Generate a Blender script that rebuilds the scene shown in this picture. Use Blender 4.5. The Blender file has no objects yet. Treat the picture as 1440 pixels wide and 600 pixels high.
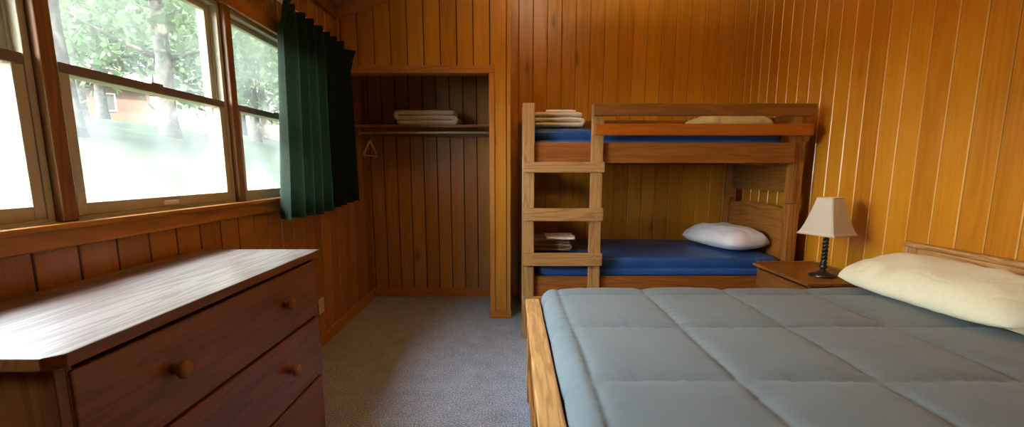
import bpy, bmesh, math, random
from mathutils import Vector, Matrix, noise
random.seed(7)
S = bpy.context.scene
COL = S.collection
PI = math.pi

# ------------------------------------------------------------------ nodes / materials
def new_mat(name):
    m = bpy.data.materials.new(name); m.use_nodes = True
    nt = m.node_tree; nt.nodes.clear()
    return m, nt

def N(nt, t, **kw):
    n = nt.nodes.new(t)
    for k, v in kw.items():
        if k.startswith('_'): setattr(n, k[1:], v)
        else: n.inputs[k.replace('__', ' ')].default_value = v
    return n

def math_node(nt, op, a, b=None, c=None):
    n = nt.nodes.new('ShaderNodeMath'); n.operation = op
    for i, v in enumerate((a, b, c)):
        if v is None: continue
        if isinstance(v, (int, float)): n.inputs[i].default_value = v
        else: nt.links.new(v, n.inputs[i])
    return n.outputs[0]

def ramp(nt, fac, stops):
    r = nt.nodes.new('ShaderNodeValToRGB')
    el = r.color_ramp.elements
    while len(el) < len(stops): el.new(0.5)
    for e, (p, c) in zip(el, stops):
        e.position = p; e.color = (*c, 1) if len(c) == 3 else c
    nt.links.new(fac, r.inputs[0])
    return r.outputs[0]

def mixc(nt, fac, a, b, mode='MIX'):
    m = nt.nodes.new('ShaderNodeMix'); m.data_type = 'RGBA'; m.blend_type = mode
    for idx, v in ((0, fac), (6, a), (7, b)):
        if isinstance(v, (int, float)): m.inputs[idx].default_value = v
        elif isinstance(v, tuple): m.inputs[idx].default_value = (*v, 1) if len(v) == 3 else v
        else: nt.links.new(v, m.inputs[idx])
    return m.outputs[2]

def wood(name, dark, mid, light, grain='z', plank=None, phase=0.0, rough=0.42, coat=0.0, knots=0.5,
         scale=1.0, groove=None, fine=.45, coat_ior=1.6, wear_lit=False, var=0.35, bump=0.12, spec=0.5, contrast=1.0, coat_rough=0.25):
    """Stained board: stretched rings, fibres, sparse knots; each plank (or each object) has its own tone."""
    m, nt = new_mat(name)
    L = nt.links.new
    tc = N(nt, 'ShaderNodeTexCoord')
    sep = N(nt, 'ShaderNodeSeparateXYZ'); L(tc.outputs['Object'], sep.inputs[0])
    ax = {'x': sep.outputs[0], 'y': sep.outputs[1], 'z': sep.outputs[2]}
    if plank:
        pid = math_node(nt, 'FLOOR', math_node(nt, 'DIVIDE', math_node(nt, 'SUBTRACT', ax[plank[0]], phase), plank[1]))
        wn = N(nt, 'ShaderNodeTexWhiteNoise', _noise_dimensions='1D'); L(pid, wn.inputs['W'])
        rnd = wn.outputs['Value']
    else:
        oi = N(nt, 'ShaderNodeObjectInfo'); rnd = oi.outputs['Random']
    others = [k for k in 'xyz' if k != grain]
    cmb = N(nt, 'ShaderNodeCombineXYZ')
    L(math_node(nt, 'ADD', math_node(nt, 'MULTIPLY', ax[grain], 0.55 * scale), math_node(nt, 'MULTIPLY', rnd, 37.0)), cmb.inputs[0])
    L(math_node(nt, 'ADD', math_node(nt, 'MULTIPLY', ax[others[0]], 7.0 * scale), math_node(nt, 'MULTIPLY', rnd, 13.0)), cmb.inputs[1])
    L(math_node(nt, 'MULTIPLY', ax[others[1]], 7.0 * scale), cmb.inputs[2])
    n1 = N(nt, 'ShaderNodeTexNoise', Scale=1.0, Detail=3.0, Roughness=0.45, Distortion=0.3); L(cmb.outputs[0], n1.inputs['Vector'])
    rings = math_node(nt, 'MULTIPLY_ADD', math_node(nt, 'SINE', math_node(nt, 'MULTIPLY', n1.outputs['Fac'], 46.0)), 0.5, 0.5)
    fv = N(nt, 'ShaderNodeVectorMath', _operation='MULTIPLY'); L(cmb.outputs[0], fv.inputs[0]); fv.inputs[1].default_value = (5.0, 26.0, 26.0)
    n2 = N(nt, 'ShaderNodeTexNoise', Scale=1.0, Detail=4.0, Roughness=0.6); L(fv.outputs[0], n2.inputs['Vector'])
    n3 = N(nt, 'ShaderNodeTexNoise', Scale=0.7, Detail=2.0); L(cmb.outputs[0], n3.inputs['Vector'])
    t = math_node(nt, 'ADD', math_node(nt, 'MULTIPLY', rings, 0.75 - fine), math_node(nt, 'MULTIPLY', n2.outputs['Fac'], fine))
    t = math_node(nt, 'ADD', t, math_node(nt, 'MULTIPLY', n3.outputs['Fac'], 0.35))
    t = math_node(nt, 'MULTIPLY_ADD', math_node(nt, 'SUBTRACT', t, 0.55), contrast, 0.5)
    t = math_node(nt, 'ADD', t, math_node(nt, 'MULTIPLY', math_node(nt, 'SUBTRACT', rnd, 0.5), var))
    col = ramp(nt, t, [(0.08, dark), (0.5, mid), (0.92, light)])
    if knots > 0:
        kv = N(nt, 'ShaderNodeVectorMath', _operation='MULTIPLY'); L(cmb.outputs[0], kv.inputs[0]); kv.inputs[1].default_value = (2.2, 0.55, 0.55)
        vo = N(nt, 'ShaderNodeTexVoronoi', Scale=1.0); L(kv.outputs[0], vo.inputs['Vector'])
        k1 = ramp(nt, vo.outputs['Distance'], [(0.03, (1, 1, 1)), (0.10, (0.25, 0.25, 0.25)), (0.17, (0, 0, 0))])
        kc = N(nt, 'ShaderNodeSeparateColor'); L(vo.outputs['Color'], kc.inputs[0])
        keep = math_node(nt, 'GREATER_THAN', kc.outputs[0], 0.45)
        kf = math_node(nt, 'MULTIPLY', math_node(nt, 'MULTIPLY', k1, keep), knots)
        col = mixc(nt, kf, col, tuple(c * 0.22 for c in dark))
    if plank and groove:                                               # board joints
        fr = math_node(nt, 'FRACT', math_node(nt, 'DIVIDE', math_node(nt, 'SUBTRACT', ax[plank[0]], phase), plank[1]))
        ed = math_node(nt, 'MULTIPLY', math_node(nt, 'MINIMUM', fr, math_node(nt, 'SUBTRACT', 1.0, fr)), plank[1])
        wear_lit = N(nt, 'ShaderNodeMapRange', _interpolation_type='SMOOTHSTEP'); L(n3.outputs['Fac'], wear_lit.inputs[0]); wear_lit.inputs[1].default_value = .35; wear_lit.inputs[2].default_value = .6
        if groove[0] > .3:                                             # worn arris painted pale on its lit side, beside a dark joint
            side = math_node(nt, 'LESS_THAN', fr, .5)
            gf = math_node(nt, 'MULTIPLY', math_node(nt, 'MULTIPLY', side, math_node(nt, 'LESS_THAN', ed, 0.0062)), math_node(nt, 'MULTIPLY_ADD', wear_lit.outputs[0], .5, .25))
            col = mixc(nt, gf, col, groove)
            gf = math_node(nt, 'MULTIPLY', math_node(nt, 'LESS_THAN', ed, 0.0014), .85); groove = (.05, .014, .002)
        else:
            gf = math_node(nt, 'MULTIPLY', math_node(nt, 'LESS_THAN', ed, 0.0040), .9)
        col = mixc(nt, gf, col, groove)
    p = N(nt, 'ShaderNodeBsdfPrincipled', Roughness=rough)
    p.inputs['Specular IOR Level'].default_value = spec
    p.inputs['Coat IOR'].default_value = coat_ior
    p.inputs['Coat Weight'].default_value = coat; p.inputs['Coat Roughness'].default_value = coat_rough
    if wear_lit:                                                           # varnish thinned along the grain
        wv = ramp(nt, math_node(nt, 'ADD', math_node(nt, 'MULTIPLY', n2.outputs['Fac'], .6), math_node(nt, 'MULTIPLY', rings, .4)), [(.25, (.45, .45, .45)), (.65, (1, 1, 1))])
        L(wv, p.inputs['Coat Weight'])
    L(col, p.inputs['Base Color'])
    b = N(nt, 'ShaderNodeBump', Strength=bump, Distance=0.002); L(n2.outputs['Fac'], b.inputs['Height']); L(b.outputs[0], p.inputs['Normal'])
    o = N(nt, 'ShaderNodeOutputMaterial'); L(p.outputs[0], o.inputs[0])
    return m

def plain(name, col, rough=0.5, metal=0.0, var=0.12, scale=30.0, bump=0.0, spec=0.5, sheen=0.0, detail=4.0, trans=0.0):
    m, nt = new_mat(name); L = nt.links.new
    tc = N(nt, 'ShaderNodeTexCoord')
    n = N(nt, 'ShaderNodeTexNoise', Scale=scale, Detail=detail); L(tc.outputs['Object'], n.inputs['Vector'])
    c = ramp(nt, n.outputs['Fac'], [(0.3, tuple(x * (1 - var) for x in col)), (0.7, tuple(min(1, x * (1 + var)) for x in col))])
    p = N(nt, 'ShaderNodeBsdfPrincipled', Roughness=rough, Metallic=metal); L(c, p.inputs['Base Color'])
    p.inputs['Specular IOR Level'].default_value = spec
    p.inputs['Sheen Weight'].default_value = sheen
    if bump:
        b = N(nt, 'ShaderNodeBump', Strength=bump, Distance=0.003); L(n.outputs['Fac'], b.inputs['Height']); L(b.outputs[0], p.inputs['Normal'])
    out = p.outputs[0]
    if trans:
        tr = N(nt, 'ShaderNodeBsdfTranslucent'); L(c, tr.inputs[0])
        mx = N(nt, 'ShaderNodeMixShader', Fac=trans); L(p.outputs[0], mx.inputs[1]); L(tr.outputs[0], mx.inputs[2]); out = mx.outputs[0]
    o = N(nt, 'ShaderNodeOutputMaterial'); L(out, o.inputs[0])
    return m

def carpet_mat():
    m, nt = new_mat('carpet'); L = nt.links.new
    tc = N(nt, 'ShaderNodeTexCoord')
    a = N(nt, 'ShaderNodeTexNoise', Scale=125.0, Detail=3.0, Roughness=0.75); L(tc.outputs['Object'], a.inputs['Vector'])
    b = N(nt, 'ShaderNodeTexNoise', Scale=9.0, Detail=3.0); L(tc.outputs['Object'], b.inputs['Vector'])
    f = math_node(nt, 'ADD', math_node(nt, 'MULTIPLY', a.outputs['Fac'], 0.9), math_node(nt, 'MULTIPLY', b.outputs['Fac'], 0.1))
    c = ramp(nt, f, [(0.36, (0.075, 0.088, 0.115)), (0.5, (0.265, 0.300, 0.370)), (0.64, (0.56, 0.61, 0.70))])
    p = N(nt, 'ShaderNodeBsdfPrincipled', Roughness=0.95); L(c, p.inputs['Base Color'])
    p.inputs['Specular IOR Level'].default_value = 0.1; p.inputs['Sheen Weight'].default_value = 0.2
    bp = N(nt, 'ShaderNodeBump', Strength=0.7, Distance=0.006); L(a.outputs['Fac'], bp.inputs['Height']); L(bp.outputs[0], p.inputs['Normal'])
    o = N(nt, 'ShaderNodeOutputMaterial'); L(p.outputs[0], o.inputs[0]); return m

def glass_mat():
    m, nt = new_mat('window_glass'); L = nt.links.new
    tc = N(nt, 'ShaderNodeTexCoord')
    n = N(nt, 'ShaderNodeTexNoise', Scale=2.5, Detail=4.0); L(tc.outputs['Object'], n.inputs['Vector'])
    tr = N(nt, 'ShaderNodeBsdfTransparent')
    hz = N(nt, 'ShaderNodeBsdfTranslucent'); hz.inputs[0].default_value = (0.9, 0.95, 0.92, 1)
    gl = N(nt, 'ShaderNodeBsdfGlossy', Roughness=0.02)
    f = math_node(nt, 'MULTIPLY_ADD', n.outputs['Fac'], 0.10, GLASS_HAZE)
    m1 = N(nt, 'ShaderNodeMixShader'); L(f, m1.inputs[0]); L(tr.outputs[0], m1.inputs[1]); L(hz.outputs[0], m1.inputs[2])
    m2 = N(nt, 'ShaderNodeMixShader', Fac=0.03); L(m1.outputs[0], m2.inputs[1]); L(gl.outputs[0], m2.inputs[2])
    o = N(nt, 'ShaderNodeOutputMaterial'); L(m2.outputs[0], o.inputs[0]); return m
GLASS_HAZE = -0.020

WALL_D, WALL_M, WALL_L = (0.36, 0.130, 0.005), (0.51, 0.212, 0.010), (0.61, 0.285, 0.018)
PW = 0.132
M = {}
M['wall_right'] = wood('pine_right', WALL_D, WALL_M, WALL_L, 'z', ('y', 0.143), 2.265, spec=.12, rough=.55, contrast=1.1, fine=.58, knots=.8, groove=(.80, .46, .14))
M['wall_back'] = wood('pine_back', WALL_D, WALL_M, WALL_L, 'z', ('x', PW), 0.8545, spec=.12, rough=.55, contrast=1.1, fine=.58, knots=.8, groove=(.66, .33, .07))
M['wall_closet'] = wood('pine_closet_front', WALL_D, WALL_M, WALL_L, 'z', ('x', 0.13), -1.085, spec=.12, rough=.55, contrast=1.1, fine=.58, knots=.3, groove=(.05, .014, .002))
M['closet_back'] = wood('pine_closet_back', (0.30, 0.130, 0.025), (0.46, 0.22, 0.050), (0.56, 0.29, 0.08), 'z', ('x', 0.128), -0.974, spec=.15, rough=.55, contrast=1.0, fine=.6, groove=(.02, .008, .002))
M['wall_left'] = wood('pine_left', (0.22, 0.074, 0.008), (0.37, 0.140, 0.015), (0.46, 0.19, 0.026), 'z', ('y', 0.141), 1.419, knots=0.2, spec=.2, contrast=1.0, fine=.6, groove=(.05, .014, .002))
M['wall_rear'] = wood('pine_rear', WALL_D, WALL_M, WALL_L, 'z', ('x', 0.14), 0.0)
M['ceiling'] = wood('pine_ceiling', (0.26, 0.125, 0.030), (0.38, 0.20, 0.055), (0.46, 0.26, 0.08), 'y', ('x', 0.15), 0.0)
for a in 'xyz':
    M['trim_' + a] = wood('trim_pine_' + a, (0.28, 0.095, 0.010), (0.46, 0.17, 0.018), (0.56, 0.23, 0.03), a, knots=0.1, rough=0.38, scale=1.5)
    M['ladder_' + a] = wood('old_pine_' + a, (0.15, 0.070, 0.020), (0.36, 0.185, 0.054), (0.48, 0.275, 0.10), a, knots=0.6, rough=0.5, scale=2.2, var=0.12)
    M['rail_' + a] = wood('red_pine_' + a, (0.13, 0.036, 0.005), (0.25, 0.078, 0.010), (0.34, 0.12, 0.020), a, knots=0.7, rough=0.42, scale=1.8, var=0.2)
    M['post_' + a] = wood('end_pine_' + a, (0.15, 0.052, 0.009), (0.33, 0.125, 0.022), (0.42, 0.18, 0.042), a, knots=0.3, rough=0.42, scale=1.8, var=0.15, contrast=1.3)
    M['guard_' + a] = wood('orange_stain_' + a, (0.25, 0.062, 0.004), (0.37, 0.098, 0.005), (0.44, 0.13, 0.009), a, knots=0.15, rough=0.35, scale=1.5, var=0.1)
    M['brown_' + a] = wood('brown_board_' + a, (0.10, 0.036, 0.006), (0.21, 0.080, 0.013), (0.28, 0.115, 0.023), a, knots=0.15, rough=0.4, scale=1.6, var=0.15)
    M['dres_' + a] = wood('mahogany_stain_' + a, (0.085, 0.027, 0.005), (0.18, 0.059, 0.010), (0.24, 0.084, 0.016), a, knots=0.0, rough=0.38, scale=2.0, var=0.15)
    M['cap_' + a] = wood('oak_cap_' + a, (0.19, 0.095, 0.030), (0.42, 0.23, 0.080), (0.54, 0.33, 0.14), a, knots=0.5, rough=0.4, scale=3.0, var=0.1, contrast=1.4)
M['dres_top'] = wood('varnish_reflection_tint', (0.07, 0.043, 0.030), (0.15, 0.105, 0.085), (0.21, 0.16, 0.135), 'y', knots=0.3, rough=0.36, coat=1.0, coat_rough=0.34, coat_ior=2.3, wear_lit=True, scale=2.0, var=0.1, bump=0.25, spec=0.8)  # greyed base colour paints in part of the window's reflection
M['knob'] = wood('knob_maple', (0.12, 0.045, 0.012), (0.21, 0.085, 0.023), (0.28, 0.12, 0.036), 'z', knots=0, rough=0.35, scale=3)
M['hanger_wood'] = wood('pale_beech', (0.42, 0.24, 0.08), (0.58, 0.36, 0.14), (0.66, 0.44, 0.2), 'y', knots=0)
M['carpet'] = carpet_mat()
M['frame'] = plain('taupe_vinyl', (0.45, 0.41, 0.28), 0.4, var=0.05, scale=12)
M['rail_dark'] = plain('bronze_rail', (0.16, 0.13, 0.095), 0.35, var=0.08, scale=15)
M['white'] = plain('white_enamel', (0.75, 0.72, 0.64), 0.35, var=0.04)
M['plate'] = plain('ivory_plate', (0.62, 0.50, 0.30), 0.4, var=0.04)
M['slot'] = plain('dark_slot', (0.03, 0.025, 0.02), 0.6)
M['chrome'] = plain('chrome', (0.80, 0.82, 0.86), 0.30, metal=0.55, var=0.04)
M['steel'] = plain('grey_steel', (0.35, 0.34, 0.32), 0.4, metal=0.8, var=0.1)
M['black_iron'] = plain('black_iron', (0.016, 0.013, 0.012), 0.28, var=0.3, scale=60, bump=0.15, spec=0.7)
M['brass'] = plain('brass', (0.55, 0.38, 0.14), 0.3, metal=1.0)
M['shade'] = plain('linen_shade', (0.90, 0.86, 0.73), 0.85, var=0.03, scale=220, bump=0.1, trans=0.05)
M['shade_trim'] = plain('shade_piping', (0.62, 0.47, 0.27), 0.8, var=0.06, scale=120)
M['green'] = plain('green_cotton', (0.018, 0.038, 0.020), 0.9, var=0.2, scale=90, sheen=0.10, trans=0.25, spec=0.2)
M['blue'] = plain('blue_vinyl', (0.018, 0.085, 0.30), 0.38, var=0.18, scale=5, bump=0.08, spec=0.5)
M['comforter'] = plain('slate_comforter', (0.118, 0.155, 0.172), 0.62, var=0.06, scale=7, spec=0.35, sheen=0.12)
M['seam'] = plain('slate_thread', (0.09, 0.115, 0.13), 0.7, var=0.1)
M['sheet'] = plain('white_cotton', (0.78, 0.80, 0.84), 0.85, var=0.03, scale=40, spec=0.2, sheen=0.1)
M['sheet_cream'] = plain('cream_cotton', (0.70, 0.69, 0.50), 0.85, var=0.03, scale=40, spec=0.2, sheen=0.1)
M['blanket'] = plain('beige_blanket', (0.66, 0.58, 0.42), 0.95, var=0.07, scale=110, bump=0.25, spec=0.1, sheen=0.3)
M['blanket_tan'] = plain('tan_blanket', (0.42, 0.27, 0.13), 0.95, var=0.08, scale=110, bump=0.25, spec=0.1, sheen=0.3)
M['towel'] = plain('white_towel', (0.74, 0.72, 0.68), 0.95, var=0.07, scale=160, bump=0.4, spec=0.1, sheen=0.3)
M['mattress'] = plain('quilt_ticking', (0.6, 0.58, 0.52), 0.9, var=0.05)
M['glass'] = glass_mat()
M['bark'] = plain('bark', (0.11, 0.10, 0.08), 0.95, var=0.3, scale=9, bump=0.8)
M['leaf'] = plain('leaf', (0.085, 0.14, 0.055), 0.6, var=0.3, scale=2.0, trans=0.45, spec=0.3)
M['lawn'] = plain('lawn', (0.018, 0.031, 0.011), 0.95, var=0.55, scale=.9, detail=8, spec=0.1)
M['cabin'] = wood('cabin_siding', (0.13, 0.04, 0.018), (0.18, 0.06, 0.028), (0.22, 0.08, 0.04), 'x', ('z', 0.25), 0, knots=0)
M['roofing'] = plain('shingle', (0.22, 0.15, 0.12), 0.9, var=0.2, scale=8)
M['outer'] = plain('outer_siding', (0.32, 0.16, 0.08), 0.8)

# ------------------------------------------------------------------ mesh building
class MB:
    def __init__(self): self.bm = bmesh.new()
    def box(self, x0, x1, y0, y1, z0, z1, bev=0.0, seg=2, mat=None):
        r = bmesh.ops.create_cube(self.bm, size=1.0)
        vs = r['verts']
        for v in vs:
            v.co = Vector((x0 + (v.co.x + .5) * (x1 - x0), y0 + (v.co.y + .5) * (y1 - y0), z0 + (v.co.z + .5) * (z1 - z0)))
        if mat is not None:
            for v in vs: v.co = mat @ v.co
        if bev > 0:
            es = {e for v in vs for e in v.link_edges}
            bmesh.ops.bevel(self.bm, geom=list(es), offset=bev, segments=seg, affect='EDGES', profile=0.5)
        return self
    def poly_prism(self, pts, axis, a0, a1, bev=0.0):
        """pts: 2D outline; extruded along axis from a0 to a1. For axis x pts are (y,z); y: (x,z); z: (x,y)."""
        def P(p, a): return {'x': (a, p[0], p[1]), 'y': (p[0], a, p[1]), 'z': (p[0], p[1], a)}[axis]
        A = [self.bm.verts.new(P(p, a0)) for p in pts]; B = [self.bm.verts.new(P(p, a1)) for p in pts]
        fs = [self.bm.faces.new(A), self.bm.faces.new(B[::-1])]
        n = len(pts)
        for i in range(n): fs.append(self.bm.faces.new((A[i], B[i], B[(i + 1) % n], A[(i + 1) % n])))
        bmesh.ops.recalc_face_normals(self.bm, faces=fs)
        if bev > 0:
            es = {e for f in fs for e in f.edges}
            bmesh.ops.bevel(self.bm, geom=list(es), offset=bev, segments=2, affect='EDGES', profile=0.5)
        return self
    def tube(self, pts, rad, seg=12, cap=True):
        pts = [Vector(p) for p in pts]
        rads = rad if isinstance(rad, (list, tuple)) else [rad] * len(pts)
        rings = []; up = None
        for i, p in enumerate(pts):
            d = (pts[min(i + 1, len(pts) - 1)] - pts[max(i - 1, 0)]).normalized()
            if up is None: up = Vector((0, 0, 1)) if abs(d.z) < .9 else Vector((1, 0, 0))
            s = d.cross(up).normalized(); up = s.cross(d).normalized()
            rings.append([self.bm.verts.new(p + (s * math.cos(t) + up * math.sin(t)) * rads[i]) for t in [2 * PI * k / seg for k in range(seg)]])
        for a, b in zip(rings, rings[1:]):
            for k in range(seg): self.bm.faces.new((a[k], a[(k + 1) % seg], b[(k + 1) % seg], b[k]))
        if cap:
            self.bm.faces.new(rings[0][::-1]); self.bm.faces.new(rings[-1])
        return self
    def lathe(self, prof, origin=(0, 0, 0), axis='z', seg=28):
        """prof: (radius, height) pairs."""
        o = Vector(origin); rings = []
        for r, h in prof:
            ring = []
            for k in range(seg):
                t = 2 * PI * k / seg; a, b = r * math.cos(t), r * math.sin(t)
                p = {'z': (a, b, h), 'x': (h, a, b), 'y': (b, h, a)}[axis]
                ring.append(self.bm.verts.new(o + Vector(p)))
            rings.append(ring)
        for a, b in zip(rings, rings[1:]):
            for k in range(seg): self.bm.faces.new((a[k], a[(k + 1) % seg], b[(k + 1) % seg], b[k]))
        self.bm.faces.new(rings[0][::-1]); self.bm.faces.new(rings[-1])
        return self
    def grid(self, fn, nu, nv, closed_u=False):
        g = [[self.bm.verts.new(fn(i / nu, j / nv)) for j in range(nv + 1)] for i in range(nu + (0 if closed_u else 1))]
        n = len(g)
        for i in range(nu):
            a, b = g[i], g[(i + 1) % n]
            for j in range(nv): self.bm.faces.new((a[j], b[j], b[j + 1], a[j + 1]))
        return g
    def build(self, name, mat, parent=None, smooth=False, origin=None):
        bm = self.bm
        bmesh.ops.recalc_face_normals(bm, faces=bm.faces[:])
        off = Vector(origin) if origin is not None else (parent_world(parent) if parent else Vector((0, 0, 0)))
        if off.length > 0: bmesh.ops.translate(bm, vec=-off, verts=bm.verts[:])
        me = bpy.data.meshes.new(name); bm.to_mesh(me); bm.free()
        if smooth:
            for p in me.polygons: p.use_smooth = True
        me.materials.append(M[mat] if isinstance(mat, str) else mat)
        o = bpy.data.objects.new(name, me); COL.objects.link(o)
        if parent is not None: o.parent = parent
        elif origin is not None: o.location = off
        return o

def parent_world(o):
    v = Vector((0, 0, 0))
    while o is not None: v = v + o.location; o = o.parent
    return v

def tag(o, label=None, cat=None, group=None, kind=None):
    if label: o['label'] = label
    if cat: o['category'] = cat
    if group: o['group'] = group
    if kind: o['kind'] = kind
    return o
def thing(name, label, cat, loc, group=None, kind=None):
    o = bpy.data.objects.new(name, None); COL.objects.link(o); o.location = loc; o.empty_display_size = .1
    return tag(o, label, cat, group, kind)
def dup(root, loc, label=None):
    r = root.copy(); COL.objects.link(r); r.location = loc
    if label: r['label'] = label
    for ch in list(root.children):
        c = ch.copy(); COL.objects.link(c); c.parent = r
        for g in list(ch.children):
            d = g.copy(); COL.objects.link(d); d.parent = c
    return r
def nz(x, y=0.0, z=0.0): return noise.noise(Vector((x, y, z)))

# ------------------------------------------------------------------ room dimensions (metres)
XL, XR, YB, YR = -1.37, 2.23, 4.43, -1.30      # left / right / back / rear walls
YC = 3.764                                      # closet front
def ceil_z(x): return 2.49 + (x - XL) / 3.0

def planks(mb, plane, fixed, inward, a0, a1, z0, z1, w, phase, back=0.10, g=0.006, d=0.006):
    """Vee-grooved boarding on a wall plane, with the wall's own thickness behind it. z1 may be a function."""
    top = z1 if callable(z1) else (lambda a: z1)
    k0 = math.ceil((a0 - phase) / w - 1e-6); prof = [(a0, 0.0)]
    k = k0
    while phase + k * w < a1 - 1e-6:
        p = phase + k * w
        if p - g > a0 and p + g < a1: prof += [(p - g, 0.0), (p, -d), (p + g, 0.0)]
        k += 1
    prof.append((a1, 0.0))
    def P(a, off, z): return (fixed + inward * off, a, z) if plane == 'x' else (a, fixed + inward * off, z)
    bm = mb.bm
    lo = [bm.verts.new(P(a, o, z0)) for a, o in prof]; hi = [bm.verts.new(P(a, o, top(a))) for a, o in prof]
    for i in range(len(prof) - 1): bm.faces.new((lo[i], lo[i + 1], hi[i + 1], hi[i]))
    bl = [bm.verts.new(P(a, -back, z)) for a, z in ((a0, z0), (a1, z0), (a1, top(a1)), (a0, top(a0)))]
    bm.faces.new(bl)
    bm.faces.new(lo + [bl[1], bl[0]]); bm.faces.new(hi + [bl[2], bl[3]])
    bm.faces.new((lo[0], hi[0], bl[3], bl[0])); bm.faces.new((lo[-1], hi[-1], bl[2], bl[1]))

# floor
tag(MB().box(XL - .12, XR + .1, YR - .1, YB + .1, -.12, 0).build('floor', 'carpet'), 'blue grey speckled carpet covering the whole bedroom floor', 'floor', kind='structure')
# walls
WY = [(0.51, 1.375), (1.425, 2.285), (2.335, 3.20)]    # the three window openings along the left wall
WZ0, WZ1 = 1.085, 2.03
mb = MB()
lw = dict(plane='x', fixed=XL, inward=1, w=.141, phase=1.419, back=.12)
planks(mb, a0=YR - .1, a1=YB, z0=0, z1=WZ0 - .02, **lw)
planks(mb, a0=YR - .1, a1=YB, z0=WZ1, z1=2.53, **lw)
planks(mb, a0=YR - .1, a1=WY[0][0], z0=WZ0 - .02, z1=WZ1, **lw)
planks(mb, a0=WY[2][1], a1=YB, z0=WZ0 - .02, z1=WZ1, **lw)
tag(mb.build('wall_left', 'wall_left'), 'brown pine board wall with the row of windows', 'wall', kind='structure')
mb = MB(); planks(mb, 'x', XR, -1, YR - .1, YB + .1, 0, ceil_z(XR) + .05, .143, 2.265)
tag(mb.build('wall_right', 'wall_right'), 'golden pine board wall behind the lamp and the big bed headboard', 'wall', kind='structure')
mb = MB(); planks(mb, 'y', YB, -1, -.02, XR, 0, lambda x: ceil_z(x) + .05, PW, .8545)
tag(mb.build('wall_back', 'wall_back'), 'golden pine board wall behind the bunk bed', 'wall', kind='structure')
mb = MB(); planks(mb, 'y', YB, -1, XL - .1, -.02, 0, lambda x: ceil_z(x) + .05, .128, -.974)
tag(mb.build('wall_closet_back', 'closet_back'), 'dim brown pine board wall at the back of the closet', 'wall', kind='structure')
mb = MB(); planks(mb, 'y', YC, -1, XL, -.141, 2.067, lambda x: ceil_z(x) + .05, .13, -1.085)
planks(mb, 'y', YC, -1, -.141, -.012, 0, lambda x: ceil_z(x) + .05, .3, -.341)
planks(mb, 'x', -.012, 1, YC + .002, YB, 0, lambda y: ceil_z(-.012) + .05, .13, .02, back=.12)
tag(mb.build('wall_closet_front', 'wall_closet'), 'orange pine board wall above and beside the closet opening', 'wall', kind='structure')
mb = MB(); planks(mb, 'y', YR, 1, XL - .1, XR + .1, 0, lambda x: ceil_z(x) + .05, .14, 0, back=.12)
tag(mb.build('wall_rear', 'wall_rear'), 'pine board wall behind the viewer', 'wall', kind='structure')
# ceiling: one slope with an eave over the windows
x0, x1 = -1.95, XR + .35
mb = MB().poly_prism([(x0, ceil_z(x0)), (x1, ceil_z(x1)), (x1, ceil_z(x1) + .16), (x0, ceil_z(x0) + .16)], 'y', YR - .5, YB + .4)
tag(mb.build('ceiling', 'ceiling'), 'dark brown sloping board ceiling rising away from the windows', 'ceiling', kind='structure')
# trims
def trim(name, mb, mat, label): return tag(mb.build(name, mat), label, 'trim', kind='structure')
trim('trim_1', MB().poly_prism([(XL, 2.405), (-.012, 2.405 + (XL * -1 - .012) / 3), (-.012, ceil_z(-.012) + .003), (XL, 2.493)], 'y', YC - .022, YC - .0005, .003), 'trim_x', 'sloping trim board where closet wall meets ceiling')
trim('trim_2', MB().box(XL + .0005, XL + .024, YR, YC - .024, 2.40, 2.478, .003), 'brown_y', 'long trim board along the top of the window wall')
trim('trim_3', MB().box(XL + .01, -.139, YC - .014, YC + .10, 2.007, 2.067, .003), 'trim_x', 'head casing across the top of the closet opening')
trim('trim_4', MB().box(-.183, -.141, YC - .014, YC + .10, .0, 2.006, .003), 'trim_z', 'narrow upright casing on the right side of the closet opening')
trim('baseboard_closet', MB().box(XL + .015, -.19, YB - .016, YB - .0005, 0, .088, .003), 'trim_x', 'low pine baseboard along the back of the closet')
trim('baseboard_left', MB().box(XL + .0005, XL + .015, YR, YB - .001, 0, .088, .003), 'trim_y', 'brown baseboard running along the window wall')
trim('baseboard_jamb', MB().box(-.188, -.006, YC - .030, YC - .0145, 0, .066, .003), 'trim_x', 'short baseboard block at the foot of the closet partition')
trim('baseboard_right', MB().box(XR - .014, XR - .0005, YR, YB, 0, .088, .003), 'trim_y', 'pine baseboard along the wall behind the beds')
# window trims
trim('trim_5', MB().box(XL - .03, XL + .040, .40, 3.26, 1.075, 1.093, .004), 'trim_y', 'narrow pine window stool under the three windows')
trim('trim_6', MB().box(XL + .0005, XL + .018, .44, 3.24, 1.018, 1.0745, .004), 'trim_y', 'pine apron board under the window stool')
trim('trim_7', MB().box(XL + .0005, XL + .018, .44, 3.26, WZ1 - .005, 2.10, .004), 'trim_y', 'pine head casing above the three windows')
trim('trim_8', MB().box(XL - .11, XL + .012, 1.3755, 1.4245, 1.094, WZ1 - .006, .004), 'brown_z', 'brown wooden mullion between the first and the middle window')
trim('trim_9', MB().box(XL - .11, XL + .012, 2.2855, 2.3345, 1.094, WZ1 - .006, .004), 'brown_z', 'brown wooden mullion between middle window and the curtained window')


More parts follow.
